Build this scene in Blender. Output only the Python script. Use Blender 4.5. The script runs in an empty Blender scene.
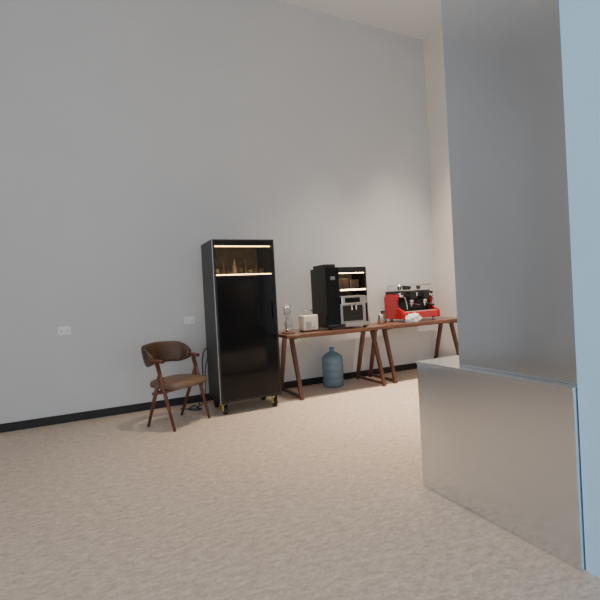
import bpy, bmesh, math, random
from mathutils import Vector, Matrix
random.seed(4)
C=bpy.context.collection
# ------------------------------------------------------------------ materials
def mat(name,col,rough=.5,metal=0,noise=0,nscale=20,stretch=(1,1,1),bump=0,emis=None,estr=0,coat=0,trans=0,ior=1.45,alpha=1,spec=.5):
    m=bpy.data.materials.new(name);m.use_nodes=True;nt=m.node_tree;b=nt.nodes["Principled BSDF"]
    b.inputs["Base Color"].default_value=(*col,1);b.inputs["Roughness"].default_value=rough;b.inputs["Metallic"].default_value=metal
    b.inputs["Coat Weight"].default_value=coat;b.inputs["Coat Roughness"].default_value=.08
    b.inputs["Transmission Weight"].default_value=trans;b.inputs["IOR"].default_value=ior;b.inputs["Alpha"].default_value=alpha
    b.inputs["Specular IOR Level"].default_value=spec
    if emis: b.inputs["Emission Color"].default_value=(*emis,1);b.inputs["Emission Strength"].default_value=estr
    tc=nt.nodes.new("ShaderNodeTexCoord");mp=nt.nodes.new("ShaderNodeMapping");mp.inputs["Scale"].default_value=stretch
    n=nt.nodes.new("ShaderNodeTexNoise");n.inputs["Scale"].default_value=nscale;n.inputs["Detail"].default_value=5
    nt.links.new(tc.outputs["Object"],mp.inputs[0]);nt.links.new(mp.outputs[0],n.inputs["Vector"])
    if noise:
        r=nt.nodes.new("ShaderNodeValToRGB")
        r.color_ramp.elements[0].position=.3;r.color_ramp.elements[1].position=.7
        r.color_ramp.elements[0].color=(*[c*(1-noise) for c in col],1);r.color_ramp.elements[1].color=(*[min(1,c*(1+noise)) for c in col],1)
        nt.links.new(n.outputs[0],r.inputs[0]);nt.links.new(r.outputs[0],b.inputs["Base Color"])
    if bump:
        bp=nt.nodes.new("ShaderNodeBump");bp.inputs["Strength"].default_value=bump;bp.inputs["Distance"].default_value=.01
        nt.links.new(n.outputs[0],bp.inputs["Height"]);nt.links.new(bp.outputs[0],b.inputs["Normal"])
    return m
M={}
M['wall']=mat("wall_paint",(.61,.61,.61),.75,noise=.015,nscale=2,bump=.02)
M['wall_lit']=mat("wall_paint_lit",(.82,.77,.71),.75,noise=.015,nscale=2)  # same wall paint, light on the right wall put into a brighter, warmer colour
M['wall_bluelit']=mat("white_panel_bluelit",(.46,.70,.90),.5,noise=.015,nscale=2)  # white partition, bluish window light painted into its base colour
M['ceil']=mat("ceiling_paint",(.8,.8,.8),.9,noise=.01,nscale=2)
M['base']=mat("baseboard_dark",(.012,.011,.012),.45,noise=.1)
M['black']=mat("black_powdercoat",(.008,.008,.009),.4,noise=.15,nscale=60)
M['blackg']=mat("black_gloss_glass",(.004,.004,.005),.06,noise=.1,spec=.35)
M['edge']=mat("brushed_aluminium_edge",(.35,.36,.38),.35,1,noise=.1,nscale=40)
M['chrome']=mat("chrome",(.66,.66,.66),.16,1,noise=.05,nscale=30)
M['steel']=mat("brushed_steel_small",(.55,.55,.55),.3,1,noise=.1,nscale=40,stretch=(1,1,12))
M['walnut']=mat("walnut_wood",(.14,.062,.038),.35,noise=.45,nscale=9,stretch=(1,9,9),coat=.15)
M['walnutL']=mat("walnut_leg",(.10,.040,.026),.4,noise=.3,nscale=12,stretch=(6,6,1),coat=.15)
M['chairwood']=mat("chair_wood",(.12,.033,.020),.38,noise=.25,nscale=14,stretch=(5,5,1),coat=.2)
M['leather']=mat("brown_leather",(.085,.047,.027),.45,noise=.45,nscale=6,bump=.15)
M['seat']=mat("seat_leather",(.14,.085,.052),.45,noise=.35,nscale=9,bump=.15)
M['red']=mat("red_enamel",(.50,.012,.02),.25,noise=.05,coat=.5)
M['rubber']=mat("black_rubber",(.012,.012,.012),.6,noise=.1)
M['cream']=mat("cream_plastic",(.66,.60,.50),.4,noise=.04)
M['white']=mat("white_plastic",(.85,.85,.85),.35,noise=.02)
M['ceramic']=mat("cup_ceramic",(.32,.28,.23),.25,noise=.05)
M['amber']=mat("amber_glassware",(.10,.065,.04),.15,noise=.3,coat=.5)
M['yellow']=mat("yellow_bracket",(.55,.45,.05),.4,noise=.05)
M['led']=mat("led_strip",(1,.8,.5),.5,emis=(1,.66,.28),estr=18)
M['ledw']=mat("led_strip_white",(1,.85,.6),.5,emis=(1,.72,.38),estr=13)
M['lamp']=mat("lamp_disc",(1,.9,.8),.5,emis=(1,.85,.65),estr=4)
M['bluecap']=mat("blue_cap",(.03,.12,.35),.4,noise=.05)
M['bag']=mat("plastic_film",(.8,.8,.82),.25,noise=.1,nscale=15,bump=.4)
M['inner']=mat("shelf_interior",(.17,.13,.095),.5,noise=.2)
def glassy(name,col,fac=.6,refl=.5):
    m=bpy.data.materials.new(name);m.use_nodes=True;nt=m.node_tree;nt.nodes.clear()
    o=nt.nodes.new("ShaderNodeOutputMaterial");t=nt.nodes.new("ShaderNodeBsdfTransparent");g=nt.nodes.new("ShaderNodeBsdfPrincipled")
    t.inputs[0].default_value=(*col,1);g.inputs["Base Color"].default_value=(*[c*refl for c in col],1);g.inputs["Roughness"].default_value=.08
    n=nt.nodes.new("ShaderNodeTexNoise");n.inputs["Scale"].default_value=3
    mr=nt.nodes.new("ShaderNodeMapRange");mr.inputs["To Min"].default_value=fac-.03;mr.inputs["To Max"].default_value=fac+.03
    x=nt.nodes.new("ShaderNodeMixShader");nt.links.new(n.outputs[0],mr.inputs[0]);nt.links.new(mr.outputs[0],x.inputs[0])
    nt.links.new(t.outputs[0],x.inputs[1]);nt.links.new(g.outputs[0],x.inputs[2]);nt.links.new(x.outputs[0],o.inputs[0]);return m
M['pane']=glassy("smoked_glass_pane",(.85,.82,.78),.12,.10)
M['waterblue']=glassy("blue_polycarbonate",(.42,.60,.70),.42,.65)
M['clear']=glassy("clear_glass",(.88,.90,.92),.2,.5)
m=mat("brushed_stainless",(.76,.79,.82),.2,1);nt=m.node_tree;b=nt.nodes["Principled BSDF"]
tc=nt.nodes.new("ShaderNodeTexCoord");mp=nt.nodes.new("ShaderNodeMapping");mp.inputs["Scale"].default_value=(.2,.2,70)
n=nt.nodes.new("ShaderNodeTexNoise");n.inputs["Scale"].default_value=4;n.inputs["Detail"].default_value=3
mr=nt.nodes.new("ShaderNodeMapRange");mr.inputs["To Min"].default_value=.14;mr.inputs["To Max"].default_value=.22
nt.links.new(tc.outputs["Object"],mp.inputs[0]);nt.links.new(mp.outputs[0],n.inputs["Vector"]);nt.links.new(n.outputs[0],mr.inputs[0]);nt.links.new(mr.outputs[0],b.inputs["Roughness"])
# slight oil-canning of the sheet metal
n3=nt.nodes.new("ShaderNodeTexNoise");n3.inputs["Scale"].default_value=1.3;n3.inputs["Detail"].default_value=0
bp=nt.nodes.new("ShaderNodeBump");bp.inputs["Strength"].default_value=.3;bp.inputs["Distance"].default_value=.10
nt.links.new(tc.outputs["Object"],n3.inputs["Vector"]);nt.links.new(n3.outputs[0],bp.inputs["Height"]);nt.links.new(bp.outputs[0],b.inputs["Normal"])
M['stain']=m
# floor
m=bpy.data.materials.new("carpet_tile_floor");m.use_nodes=True;nt=m.node_tree;b=nt.nodes["Principled BSDF"];b.inputs["Roughness"].default_value=.48
tc=nt.nodes.new("ShaderNodeTexCoord")
n1=nt.nodes.new("ShaderNodeTexNoise");n1.inputs["Scale"].default_value=55;n1.inputs["Detail"].default_value=8;n1.inputs["Roughness"].default_value=.85
mp=nt.nodes.new("ShaderNodeMapping");mp.inputs["Scale"].default_value=(1,2.2,1);mp.inputs["Rotation"].default_value=(0,0,.5)
n2=nt.nodes.new("ShaderNodeTexNoise");n2.inputs["Scale"].default_value=16;n2.inputs["Detail"].default_value=7;n2.inputs["Roughness"].default_value=.7
nt.links.new(tc.outputs["Object"],n1.inputs["Vector"]);nt.links.new(tc.outputs["Object"],mp.inputs[0]);nt.links.new(mp.outputs[0],n2.inputs["Vector"])
ad=nt.nodes.new("ShaderNodeMath");ad.operation='ADD';nt.links.new(n1.outputs[0],ad.inputs[0]);nt.links.new(n2.outputs[0],ad.inputs[1])
r=nt.nodes.new("ShaderNodeValToRGB")
hf=nt.nodes.new("ShaderNodeMath");hf.operation='MULTIPLY';hf.inputs[1].default_value=.5
nt.links.new(ad.outputs[0],hf.inputs[0]);nt.links.new(hf.outputs[0],r.inputs[0])
r.color_ramp.elements[0].position=.39;r.color_ramp.elements[1].position=.61
r.color_ramp.elements[0].color=(.45,.34,.26,1);r.color_ramp.elements[1].color=(.80,.65,.52,1)
nt.links.new(r.outputs[0],b.inputs["Base Color"])
M['floor']=m
# ------------------------------------------------------------------ geometry helpers
def finish(bm,name,ms,parent=None,smooth=False,loc=None):
    bmesh.ops.recalc_face_normals(bm,faces=bm.faces)
    me=bpy.data.meshes.new(name);bm.to_mesh(me);bm.free()
    for k in (ms if isinstance(ms,list) else [ms]): me.materials.append(M[k])
    if smooth:
        for p in me.polygons:p.use_smooth=True
    o=bpy.data.objects.new(name,me);C.objects.link(o)
    if parent:o.parent=parent
    if loc:o.location=loc
    return o
def empty(name,loc=(0,0,0),rz=0):
    e=bpy.data.objects.new(name,None);C.objects.link(e);e.location=loc;e.rotation_euler=(0,0,rz);e.empty_display_size=.1;return e
def box(name,x0,x1,y0,y1,z0,z1,ms,parent=None,bev=0):
    bm=bmesh.new();bmesh.ops.create_cube(bm,size=1)
    for v in bm.verts: v.co=Vector((x0+(v.co.x+.5)*(x1-x0),y0+(v.co.y+.5)*(y1-y0),z0+(v.co.z+.5)*(z1-z0)))
    if bev: bmesh.ops.bevel(bm,geom=bm.edges[:],offset=bev,segments=3,affect='EDGES',profile=.5)
    return finish(bm,name,ms,parent)
def bar(name,P,Q,r0,r1,ms,parent=None,n=16,sq=False):
    P=Vector(P);Q=Vector(Q);d=(Q-P).normalized();u=d.cross(Vector((0,0,1)) if abs(d.z)<.9 else Vector((0,1,0))).normalized();w=d.cross(u)
    bm=bmesh.new();R=[]
    for c,r in ((P,r0),(Q,r1)):
        R.append([bm.verts.new(c+u*r*math.cos(2*math.pi*(i+.5*sq)/n)+w*r*math.sin(2*math.pi*(i+.5*sq)/n)) for i in range(n)])
    for i in range(n): bm.faces.new((R[0][i],R[0][(i+1)%n],R[1][(i+1)%n],R[1][i]))
    bm.faces.new(R[0]);bm.faces.new(R[1][::-1])
    o=finish(bm,name,ms,parent)
    if n>6:
        for p in o.data.polygons:
            if len(p.vertices)==4:p.use_smooth=True
    return o
def lathe(name,prof,ms,parent=None,loc=(0,0,0),n=32):
    bm=bmesh.new();R=[]
    for r,z in prof: R.append([bm.verts.new((r*math.cos(2*math.pi*i/n)+loc[0],r*math.sin(2*math.pi*i/n)+loc[1],z+loc[2])) for i in range(n)])
    for a,b_ in zip(R,R[1:]):
        for i in range(n): bm.faces.new((a[i],a[(i+1)%n],b_[(i+1)%n],b_[i]))
    bm.faces.new(R[0]);bm.faces.new(R[-1])
    return finish(bm,name,ms,parent,smooth=True)
def extr(name,poly,x0,x1,ms,parent=None,bev=0):
    bm=bmesh.new();a=[bm.verts.new((x0,y,z)) for y,z in poly];b_=[bm.verts.new((x1,y,z)) for y,z in poly];n=len(poly)
    bm.faces.new(a);bm.faces.new(b_[::-1])
    for i in range(n): bm.faces.new((a[i],b_[i],b_[(i+1)%n],a[(i+1)%n]))
    if bev: bmesh.ops.bevel(bm,geom=bm.edges[:],offset=bev,segments=2,affect='EDGES')
    return finish(bm,name,ms,parent)
def tube(name,pts,r,ms,parent=None):
    cu=bpy.data.curves.new(name,'CURVE');cu.dimensions='3D';cu.bevel_depth=r;cu.bevel_resolution=3
    s=cu.splines.new('NURBS');s.points.add(len(pts)-1)
    for p,q in zip(s.points,pts):p.co=(*q,1)
    s.use_endpoint_u=True;s.order_u=4;cu.materials.append(M[ms])
    t=bpy.data.objects.new(name+"_tmp",cu);C.objects.link(t)
    dg=bpy.context.evaluated_depsgraph_get();me=bpy.data.meshes.new_from_object(t.evaluated_get(dg))
    bpy.data.objects.remove(t);o=bpy.data.objects.new(name,me);C.objects.link(o)
    for p in me.polygons:p.use_smooth=True
    if parent:o.parent=parent
    return o
# ------------------------------------------------------------------ room
D=5.08;XR=4.76;XL=-3.0;YF=-4.0;HC=5.0
box("floor",XL-.1,XR+.1,YF-.1,D+.1,-.1,0,'floor')
box("ceiling",XL-.1,XR+.1,YF-.1,D+.1,HC,HC+.1,'ceil')
box("wall_back",XL-.1,XR+.1,D,D+.1,0,HC,'wall')
box("wall_right",XR,XR+.1,YF,D,0,HC,'wall_lit')
def winwall(name,wname,axis,pos,thick,a0,a1,w0,w1,z0,z1,n):
    W=empty(name);Wn=empty(wname)
    def bx(nm,p0,p1,a,b_,za,zb,ms,par):
        if axis=='y': box(nm,a,b_,p0,p1,za,zb,ms,par)
        else: box(nm,p0,p1,a,b_,za,zb,ms,par)
    p0,p1=sorted((pos,pos+thick))
    bx("panel_low",p0,p1,a0,a1,0,z0,'wall',W);bx("panel_top",p0,p1,a0,a1,z1,HC,'wall',W)
    bx("panel_a",p0,p1,a0,w0,z0,z1,'wall',W);bx("panel_b",p0,p1,w1,a1,z0,z1,'wall',W)
    c=pos+thick/2
    for i in range(n+1):
        a=w0+(w1-w0)*i/n;bx("mullion_%d"%i,c-.03,c+.03,a-.03,a+.03,z0,z1,'edge',Wn)
    bx("rail_bottom",c-.03,c+.03,w0,w1,z0,z0+.05,'edge',Wn);bx("rail_top",c-.03,c+.03,w0,w1,z1-.05,z1,'edge',Wn)
winwall("wall_front","window_1",'y',YF,-.1,XL,XR,-2.4,4.2,.3,3.6,4)
winwall("wall_left","window_2",'x',XL,-.1,YF,D,-3.4,1.2,.3,3.6,3)
box("baseboard_back",XL,XR,D-.012,D,0,.085,'base');box("baseboard_right",XR-.012,XR,YF,D-.013,0,.085,'base')
box("baseboard_left",XL,XL+.012,YF,D-.013,0,.085,'base')
for x,z in ((-.29,.95),(.99,.965)):
    e=empty("electrical_outlet",(x,D,z))
    box("plate",-.06,.06,-.008,0,-.043,.043,'white',e,.003)
    for s in (-.028,.028):
        box("socket_face",s-.024,s+.024,-.011,-.008,-.03,.03,'white',e,.001)
        for dx in (-.008,.008): box("slot",s+dx-.002,s+dx+.002,-.0125,-.0105,-.015,-.003,'rubber',e)
        box("slot_earth",s-.002,s+.002,-.0125,-.0105,.006,.016,'rubber',e)
# ------------------------------------------------------------------ display cabinet
def cabinet():
    w,d,b0,h=.67,.49,.13,1.80
    e=empty("display_cabinet",(1.10,4.28,0))
    t=.025
    box("side_left",0,t,.02,d,b0,h,'black',e,.002);box("side_right",w-t,w,.02,d,b0,h,'black',e,.002)
    box("top_panel",t,w-t,.02,d,h-t,h,'black',e);box("bottom_panel",t,w-t,.02,d,b0,b0+t,'black',e);box("back_panel",t,w-t,d-.02,d,b0+t,h-t,'inner',e)
    zs=1.43
    box("display_shelf",t,w-t,.025,d-.02,zs-.03,zs,'black',e)
    box("led_top",t+.01,w-t-.01,.028,.036,h-.075,h-.066,'led',e);box("led_mount",t,w-t,.026,.05,h-.066,h-t,'black',e)
    box("led_shelf",t+.01,w-t-.01,.026,.034,zs,zs+.010,'led',e)
    f=.022
    box("door_stile_left",0,f,0,.02,b0,h,'black',e);box("door_stile_right",w-f,w,0,.02,b0,h,'black',e)
    box("door_rail_top",f,w-f,0,.02,h-f,h,'black',e);box("door_rail_bottom",f,w-f,0,.02,b0,b0+f,'black',e)
    box("door_glass_upper",f,w-f,.006,.012,zs-.02,h-f,'pane',e);box("door_glass_lower",f,w-f,.004,.018,b0+f,zs-.02,'blackg',e)
    box("edge_trim_left",-.003,.004,-.003,.01,b0,h,'edge',e);box("edge_trim_top",0,w,-.003,.004,h-.006,h+.002,'edge',e)
    box("door_handle",w-.05,w-.035,-.03,0,.95,1.15,'black',e,.004)
    for i in range(9):
        x=.075+i*.065;hh=(.12,.16,.10,.17,.13,.18,.11,.16,.12)[i];r=.024+.003*(i%3);y=.17+random.uniform(-.03,.06)
        if i%2: prof=[(r*.85,0),(r,.01),(r,hh*.55),(r*.45,hh*.75),(r*.38,hh),(r*.3,hh)]
        else: prof=[(r*.8,0),(r*.9,.01),(r*1.15,hh*.6),(r*1.1,hh*.6),(r*.7,.015)]
        lathe("bottle_%d"%i if i%2 else "cup_%d"%i,prof,('ceramic','amber','amber')[i%3],e,(x,y,zs+.001),16)
        if i%2: lathe("stacked_cup_%d"%i,[(.018,0),(.03,.05),(.027,.05),(.016,.006)],'ceramic',e,(x,y+.13,zs+.001),16)
    for i,(x,y) in enumerate(((.06,.07),(w-.06,.07),(.06,d-.07),(w-.06,d-.07))):
        box("caster_plate_%d"%i,x-.04,x+.04,y-.04,y+.04,b0-.012,b0,'black',e)
        box("caster_fork_l_%d"%i,x-.026,x-.02,y-.025,y+.03,.035,b0-.012,'yellow' if y<.2 else 'black',e);box("caster_fork_r_%d"%i,x+.02,x+.026,y-.025,y+.03,.035,b0-.012,'black',e)
        bar("caster_wheel_%d"%i,(x-.017,y,.045),(x+.017,y,.045),.045,.045,'rubber',e,24);bar("caster_axle_%d"%i,(x-.03,y,.045),(x+.03,y,.045),.008,.008,'chrome',e)
cabinet()
# ------------------------------------------------------------------ tables
def table(x0,x1,y0,y1,h,l0,l1):
    e=empty("trestle_table",((x0+x1)/2,(y0+y1)/2,0));hx=(x1-x0)/2;hy=(y1-y0)/2;cx=(x0+x1)/2
    box("tabletop",-hx,hx,-hy,hy,h-.036,h,'walnut',e,.004)
    box("apron_front",l0-cx,l1-cx,-.11,-.09,h-.07,h-.036,'walnut',e);box("apron_back",l0-cx,l1-cx,.09,.11,h-.07,h-.036,'walnut',e)
    for i,x in enumerate((l0-cx,l1-cx)):
        for s in (-1,1):
            bar("leg_%d_%s"%(i,'f' if s<0 else 'b'),(x,s*(hy-.035),0.0),(x,s*.09,h-.036),.026,.032,'walnutL',e,4,True)
        box("top_bearer_%d"%i,x-.022,x+.022,-.2,.2,h-.068,h-.036,'walnutL',e)
        box("foot_rail_%d"%i,x-.014,x+.014,-(hy-.05),hy-.05,.02,.05,'walnutL',e)
    return e
table(1.90,3.30,4.35,5.03,.75,2.06,3.20)
table(3.33,4.68,4.40,5.03,.75,3.41,4.58)
# ------------------------------------------------------------------ chair
def chair():
    e=empty("armchair",(.68,4.36,0),math.radians(33))
    keys=[(-1,(-.225,-.10,.635)),(-.72,(-.238,.03,.645)),(-.42,(-.20,.17,.67)),(0,(0,.245,.68)),(.42,(.20,.17,.67)),(.72,(.238,.03,.645)),(1,(.225,-.10,.635))]
    def P(t):
        ks=keys
        for i in range(len(ks)-1):
            if t<=ks[i+1][0]+1e-9: break
        a,b_=ks[i],ks[i+1];u=(t-a[0])/(b_[0]-a[0]);p1=Vector(a[1]);p2=Vector(b_[1])
        p0=Vector(ks[i-1][1]) if i else p1*2-p2;p3=Vector(ks[i+2][1]) if i+2<len(ks) else p2*2-p1
        return .5*((2*p1)+(p2-p0)*u+(2*p0-5*p1+4*p2-p3)*u*u+(3*p1-p0-3*p2+p3)*u**3)
    def sweep(name,t0,t1,hf,th,ms,zo=0,N=48):
        bm=bmesh.new();R=[]
        for i in range(N+1):
            t=t0+(t1-t0)*i/N;c=P(t);d=(P(min(t+.01,1))-P(max(t-.01,-1)));d.z=0;d.normalize();nrm=Vector((-d.y,d.x,0))
            hh=hf(t);R.append([])
            for k in range(20):
                a=2*math.pi*k/20;ca,sa=math.cos(a),math.sin(a)
                sx=math.copysign(abs(ca)**.7,ca)*th(t)/2;sz=math.copysign(abs(sa)**.7,sa)*hh/2
                R[-1].append(bm.verts.new(c+nrm*(sx + sz*.18)+Vector((0,0,sz+zo))))
        for a_,b2 in zip(R,R[1:]):
            for k in range(20): bm.faces.new((a_[k],a_[(k+1)%20],b2[(k+1)%20],b2[k]))
        bm.faces.new(R[0]);bm.faces.new(R[-1]);return finish(bm,name,ms,e,True)
    sweep("arm_rail",-1,1,lambda t:.032+.01*(1-abs(t)),lambda t:.045-.012*(1-abs(t)),'chairwood')
    def hf(t):
        u=min(1,(.74-abs(t))/.3);return .05+.16*max(0,u)**.6
    sweep("backrest_cushion",-.72,.72,hf,lambda t:.05,'leather',.005)
    bm=bmesh.new();N=28;L=[(.0,.90),(.012,1.0),(.045,1.0),(.062,.93),(.07,.7)]
    R=[]
    for z,s in L:
        ring=[]
        for k in range(N*2):
            a=2*math.pi*k/(N*2);ca,sa=math.cos(a),math.sin(a)
            x=math.copysign(abs(ca)**.55,ca)*.235*s*(1-.07*sa);y=math.copysign(abs(sa)**.55,sa)*.225*s-.04
            ring.append(bm.verts.new((x,y,.375+z)))
        R.append(ring)
    for a_,b2 in zip(R,R[1:]):
        for k in range(N*2): bm.faces.new((a_[k],a_[(k+1)%(N*2)],b2[(k+1)%(N*2)],b2[k]))
    bm.faces.new(R[0]);bm.faces.new(R[-1]);finish(bm,"seat",'seat',e,True)
    for s,n in ((-1,'l'),(1,'r')):
        bar("front_leg_"+n,(s*.225,-.21,0),(s*.232,-.02,.635),.013,.021,'chairwood',e)
        bar("rear_leg_"+n,(s*.212,.17,0),(s*.230,-.05,.50),.013,.021,'chairwood',e)
        bar("side_rail_"+n,(s*.228,-.11,.355),(s*.218,.07,.325),.014,.014,'chairwood',e)
    bar("cross_rail_front",(-.228,-.10,.355),(.228,-.10,.355),.015,.015,'chairwood',e);bar("cross_rail_rear",(-.218,.07,.325),(.218,.07,.325),.013,.013,'chairwood',e)
    for x in(-.12,.12):
        for y,z in((-.10,.355),(.07,.325)): bar("seat_stud",(x,y,z),(x,y,.38),.008,.008,'chairwood',e)
chair()
# ------------------------------------------------------------------ coffee machine (black, tall)
def coffee():
    e=empty("coffee_machine",(2.49,4.44,.75));w,d,h=.575,.42,.77
    for x in(.04,w-.04):
        for y in(.05,d-.05): bar("foot",(x,y,0),(x,y,.025),.02,.018,'rubber',e)
    box("base",0,w,0,d,.025,.06,'black',e,.004)
    box("left_tower",0,.18,.02,d,.06,h-.02,'blackg',e,.006)
    box("left_tower_cap",.01,.16,.06,.36,h-.02,h+.02,'black',e,.006)
    box("back_panel",.18,w,d-.10,d,.06,h-.04,'inner',e)
    box("right_cheek",w-.02,w,.02,d-.1,.06,h-.04,'black',e,.003)
    box("canopy",.18,w,.02,d,h-.09,h-.02,'black',e,.005)
    box("canopy_led",.195,w-.03,.03,.04,h-.098,h-.091,'led',e)
    box("mid_shelf",.18,w-.02,.02,d-.10,.455,.485,'black',e,.003)
    box("shelf_led",.19,w-.025,.012,.02,.463,.479,'ledw',e)
    box("bean_hopper",.23,.38,.12,.30,.485,.62,'amber',e,.01);box("bean_hopper_lid",.225,.385,.115,.305,.62,.635,'black',e,.003)
    box("bean_hopper_right",.40,.53,.12,.30,.485,.60,'amber',e,.01)
    box("steel_body",.185,w-.022,.03,d-.1,.06,.40,'steel',e,.006)
    box("steel_head",.185,w-.022,-.01,d-.12,.30,.39,'chrome',e,.006)
    box("control_screen",.23,.44,-.014,-.01,.315,.375,'blackg',e)
    box("dispense_niche",.22,.50,.024,.03,.09,.28,'rubber',e)
    for x in(.33,.39): bar("spout",(x,.005,.22),(x,.005,.30),.009,.013,'chrome',e)
    box("drip_tray",.20,w-.03,-.05,.03,.03,.07,'steel',e,.004)
    for i in range(8): box("tray_slot_%d"%i,.23+i*.038,.242+i*.038,-.04,.02,.069,.0715,'rubber',e)
    box("front_badge",.06,.12,.014,.02,.60,.64,'edge',e)
coffee()
# ------------------------------------------------------------------ espresso machine (red)
def espresso():
    e=empty("espresso_machine",(3.69,4.55,.75));w,d,h=.64,.42,.50
    for x in(.07,w-.07):
        for y in(.06,d-.06): bar("foot",(x,y,0),(x,y,.04),.022,.026,'chrome',e)
    prof=[(0,.04),(d,.04),(d,.34),(d-.04,.38),(.16,.38),(.12,.34),(.15,.28),(.16,.20),(.02,.155),(0,.12)]
    extr("side_panel_left",prof,0,.035,'red',e,.006);extr("side_panel_right",prof,w-.035,w,'red',e,.006)
    box("lower_body",.035,w-.035,.01,d,.045,.135,'red',e,.008)
    box("drip_grate",.05,w-.05,.02,.16,.135,.145,'chrome',e)
    for i in range(14): box("grate_slot_%d"%i,.06+i*.038,.075+i*.038,.03,.15,.144,.147,'rubber',e)
    box("splash_back",.035,w-.035,.20,.23,.135,.30,'black',e)
    box("boiler_body",.02,w-.02,.16,d-.01,.28,.42,'black',e,.01)
    box("control_fascia",.035,w-.035,.10,.17,.33,.40,'chrome',e,.012)
    box("top_tray",.02,w-.02,.10,d-.02,.42,.432,'chrome',e)
    for x in(.05,w-.05):
        for y in(.12,d-.04): bar("rail_post",(x,y,.43),(x,y,.50),.005,.005,'chrome',e)
    bar("rail_front",(.05,.12,.497),(w-.05,.12,.497),.006,.006,'chrome',e);bar("rail_back",(.05,d-.04,.497),(w-.05,d-.04,.497),.006,.006,'chrome',e)
    for x in(.05,w-.05): bar("rail_side",(x,.12,.497),(x,d-.04,.497),.006,.006,'chrome',e)
    for i,x in enumerate((.20,.43)):
        box("group_block_%d"%i,x-.055,x+.055,.02,.12,.30,.41,'black',e,.012)
        bar("group_head_%d"%i,(x,.075,.25),(x,.075,.32),.036,.032,'chrome',e,24)
        bar("portafilter_%d"%i,(x,.075,.225),(x,.075,.252),.030,.036,'chrome',e,24)
        bar("portafilter_handle_%d"%i,(x,.045,.235),(x+.01,-.09,.215),.011,.016,'rubber',e)
        bar("portafilter_spout_%d"%i,(x,.075,.20),(x,.075,.226),.008,.010,'chrome',e)
        bar("gauge_%d"%i,(x+.10,.10,.365),(x+.10,.088,.365),.026,.026,'chrome',e,24);bar("gauge_dial_%d"%i,(x+.10,.088,.365),(x+.10,.086,.365),.021,.021,'white',e,24)
    for i,x in enumerate((.08,w-.08)):
        tube("steam_wand_%d"%i,[(x,.11,.34),(x,.06,.35),(x,.03,.30),(x,.02,.17)],.006,'chrome',e)
        bar("steam_knob_%d"%i,(x,.10,.385),(x,.06,.385),.02,.017,'rubber',e)
    for i in range(6):
        x=.11+i*.083;y=.2+.1*(i%2)
        lathe("cup_%d"%i,[(.02,0),(.034,.05),(.031,.05),(.018,.006)],'rubber' if i%2==0 else 'ceramic',e,(x,y,.433),16)
    lathe("knock_box",[(.04,0),(.05,.07),(.046,.07),(.038,.01)],'rubber',e,(.33,.34,.433),20)
espresso()
# ------------------------------------------------------------------ small items
def toaster():
    e=empty("toaster",(2.30,4.60,.75));box("body",-.10,.10,-.07,.08,.012,.20,'cream',e,.02)
    box("base",-.09,.09,-.06,.07,0,.014,'rubber',e)
    for y in(-.025,.03):
        box("slot",-.075,.075,y-.01,y+.01,.196,.202,'rubber',e)
    box("lever",.10,.118,-.015,.015,.12,.135,'rubber',e);bar("dial",(.03,-.07,.05),(.03,-.08,.05),.014,.014,'steel',e);box("face_plate",-.07,.0,-.073,-.069,.04,.12,'steel',e)
    for x in(-.05,.05): bar("warming_rack_post",(x,0,.2),(x,0,.25),.004,.004,'chrome',e)
    for y in(-.03,0,.03): bar("warming_rack_bar",(-.07,y,.25),(.07,y,.25),.004,.004,'chrome',e)
    for x in(-.05,.05): bar("warming_rack_cross",(x,-.03,.25),(x,.03,.25),.004,.004,'chrome',e)
toaster()
def stand():
    e=empty("siphon_coffee_maker",(2.01,4.56,.75));e.scale=(1.2,1.2,1.2)
    box("base",-.05,.05,-.05,.05,0,.015,'walnut',e,.004)
    bar("post",(.0,.04,.0),(.0,.04,.27),.004,.004,'chrome',e);bar("arm",(0,.04,.15),(0,0,.15),.005,.005,'chrome',e)
    lathe("lower_globe",[(.008,.055),(.03,.06),(.042,.09),(.03,.12),(.014,.14),(.014,.16)],'clear',e)
    lathe("upper_chamber",[(.012,.16),(.02,.17),(.036,.185),(.036,.265),(.034,.265),(.034,.187)],'clear',e)
    bar("burner",(0,0,.015),(0,0,.045),.02,.014,'chrome',e)
    for s in(-.045,.045): bar("side_rod",(s,-.03,.0),(s*.2,0,.285),.003,.003,'steel',e)
stand()
def pitcher(x,y,s=1):
    e=empty("milk_pitcher",(x,y,.75));lathe("body",[(.035*s,0),(.042*s,.02),(.034*s,.08*s),(.036*s,.10*s),(.034*s,.10*s),(.032*s,.08*s),(.038*s,.02)],'chrome',e)
    tube("handle",[(.03*s,0,.09*s),(.07*s,0,.09*s),(.07*s,0,.03*s),(.04*s,0,.03*s)],.004,'chrome',e)
pitcher(3.18,4.68,1.1);pitcher(3.44,4.72,1.2)
def jar(x,y,h,ms):
    e=empty("storage_jar",(x,y,.75));lathe("glass",[(.035,0),(.04,.01),(.04,h),(.03,h+.015)],ms,e,n=24);lathe("lid",[(.034,h+.015),(.036,h+.02),(.034,h+.035)],'rubber',e,n=24)
jar(3.27,4.82,.14,'clear');jar(3.56,4.82,.13,'amber')
bm=bmesh.new();bmesh.ops.create_icosphere(bm,subdivisions=4,radius=1)
for v in bm.verts:
    k=1+.22*math.sin(7*v.co.x+3*v.co.y)*math.cos(6*v.co.z+4*v.co.x)+.12*math.sin(15*v.co.y+9*v.co.z)
    v.co=Vector((v.co.x*.12*k,v.co.y*.035*k,max(0,v.co.z*.06*k+.05)))
finish(bm,"plastic_bag",'bag',None,False,(3.78,4.465,.751))
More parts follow.
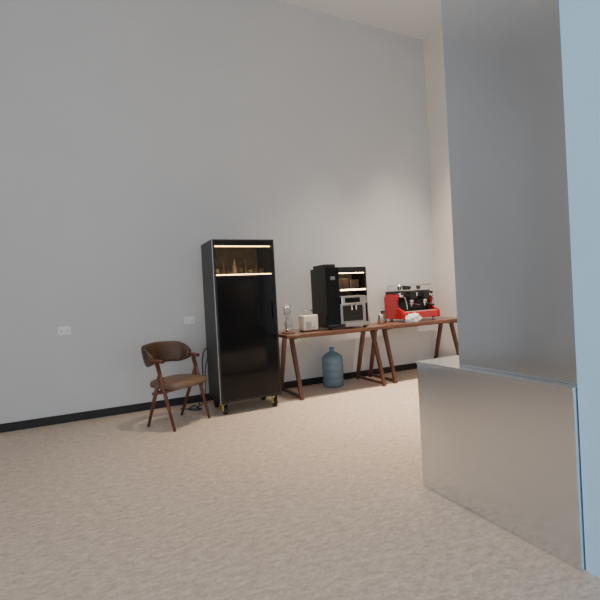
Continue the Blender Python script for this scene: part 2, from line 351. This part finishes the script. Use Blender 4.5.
# ------------------------------------------------------------------ water bottle
def bottle():
    e=empty("water_bottle",(2.71,4.80,0))
    p=[(.11,.0),(.128,.01),(.134,.03)]
    z=.03
    for i in range(3):
        p+=[(.134,z+.07),(.128,z+.078),(.128,z+.086),(.134,z+.094)];z+=.094
    p+=[(.134,z+.04),(.125,z+.07),(.09,z+.105),(.045,z+.13),(.029,z+.14),(.028,z+.165)]
    lathe("body",p,'waterblue',e);lathe("cap",[(.031,z+.16),(.032,z+.165),(.032,z+.185),(.028,z+.19)],'bluecap',e)
bottle()
# ------------------------------------------------------------------ cables
e=empty("power_cable")
tube("cord_a",[(1.095,4.74,.66),(1.04,4.78,.62),(1.06,4.80,.35),(1.03,4.85,.15),(1.0,4.82,.01),(.93,4.78,.008),(1.03,4.70,.008),(.90,4.66,.008),(.84,4.84,.008),(.98,4.92,.008)],.006,'rubber',e)
tube("cord_b",[(1.095,4.72,.55),(1.06,4.76,.45),(1.08,4.79,.2),(1.03,4.75,.01),(.9,4.74,.008),(.8,4.86,.008)],.005,'rubber',e)
# ------------------------------------------------------------------ stainless steel counter unit (near right)
e=empty("stainless_steel_counter",(1.725,1.095,0))
box("counter_body",0,.75,0,.935,0,.735,'stain',e,.002);box("counter_top",-.004,.75,0,.939,.735,.75,'stain',e,.002)
box("tall_panel",.055,.75,0,.655,.75,3.2,'stain',e,.002)
box("wall_partition",1.745,2.5,-.2,1.091,0,HC,'wall_bluelit')
# ------------------------------------------------------------------ lights
def area(name,loc,rot,sx,sy,power,col):
    l=bpy.data.lights.new(name,'AREA');l.shape='RECTANGLE';l.size=sx;l.size_y=sy;l.energy=power;l.color=col
    o=bpy.data.objects.new(name,l);C.objects.link(o);o.location=loc;o.rotation_euler=rot;return o
area("daylight_window",(.9,YF+.05,1.95),(math.radians(90),0,0),6.4,3.2,140,(.84,.92,1.0))
area("daylight_window_left",(XL+.05,-1.1,1.95),(math.radians(90),0,math.radians(-90)),4.4,3.2,140,(.84,.92,1.0))
for i,(x,y) in enumerate(((-1.2,3.0),(1.8,3.6),(2.9,3.9),(4.0,4.0),(1,.2))):
    e=empty("ceiling_downlight",(x,y,HC))
    bar("housing",(0,0,-.02),(0,0,0),.09,.09,'white',e,32);bar("lens",(0,0,-.024),(0,0,-.02),.075,.075,'lamp',e,32)
    l=bpy.data.lights.new("bulb",'SPOT');l.energy=(70,420,950,1250,60)[i];l.color=(1,.84,.66);l.spot_size=math.radians(60);l.spot_blend=1;l.shadow_soft_size=.12
    o=bpy.data.objects.new("bulb",l);C.objects.link(o);o.parent=e;o.location=(0,0,-.04)
w=bpy.data.worlds.new("World");bpy.context.scene.world=w;w.use_nodes=True
bg=w.node_tree.nodes["Background"];sk=w.node_tree.nodes.new("ShaderNodeTexSky");sk.sky_type='HOSEK_WILKIE';sk.sun_direction=(.3,.5,.8);w.node_tree.links.new(sk.outputs[0],bg.inputs[0]);bg.inputs[1].default_value=.5
# ------------------------------------------------------------------ camera
cam=bpy.data.cameras.new("camera");o=bpy.data.objects.new("camera",cam);C.objects.link(o)
cam.sensor_width=36;cam.lens=430/600*36;cam.clip_start=.05
R=Matrix.Rotation(-math.radians(25.58),4,'Z')@Matrix.Rotation(math.radians(90-.56),4,'X')@Matrix.Rotation(math.radians(-3.08),4,'Z')
o.matrix_world=Matrix.Translation((0,0,1.18))@R
bpy.context.scene.camera=o
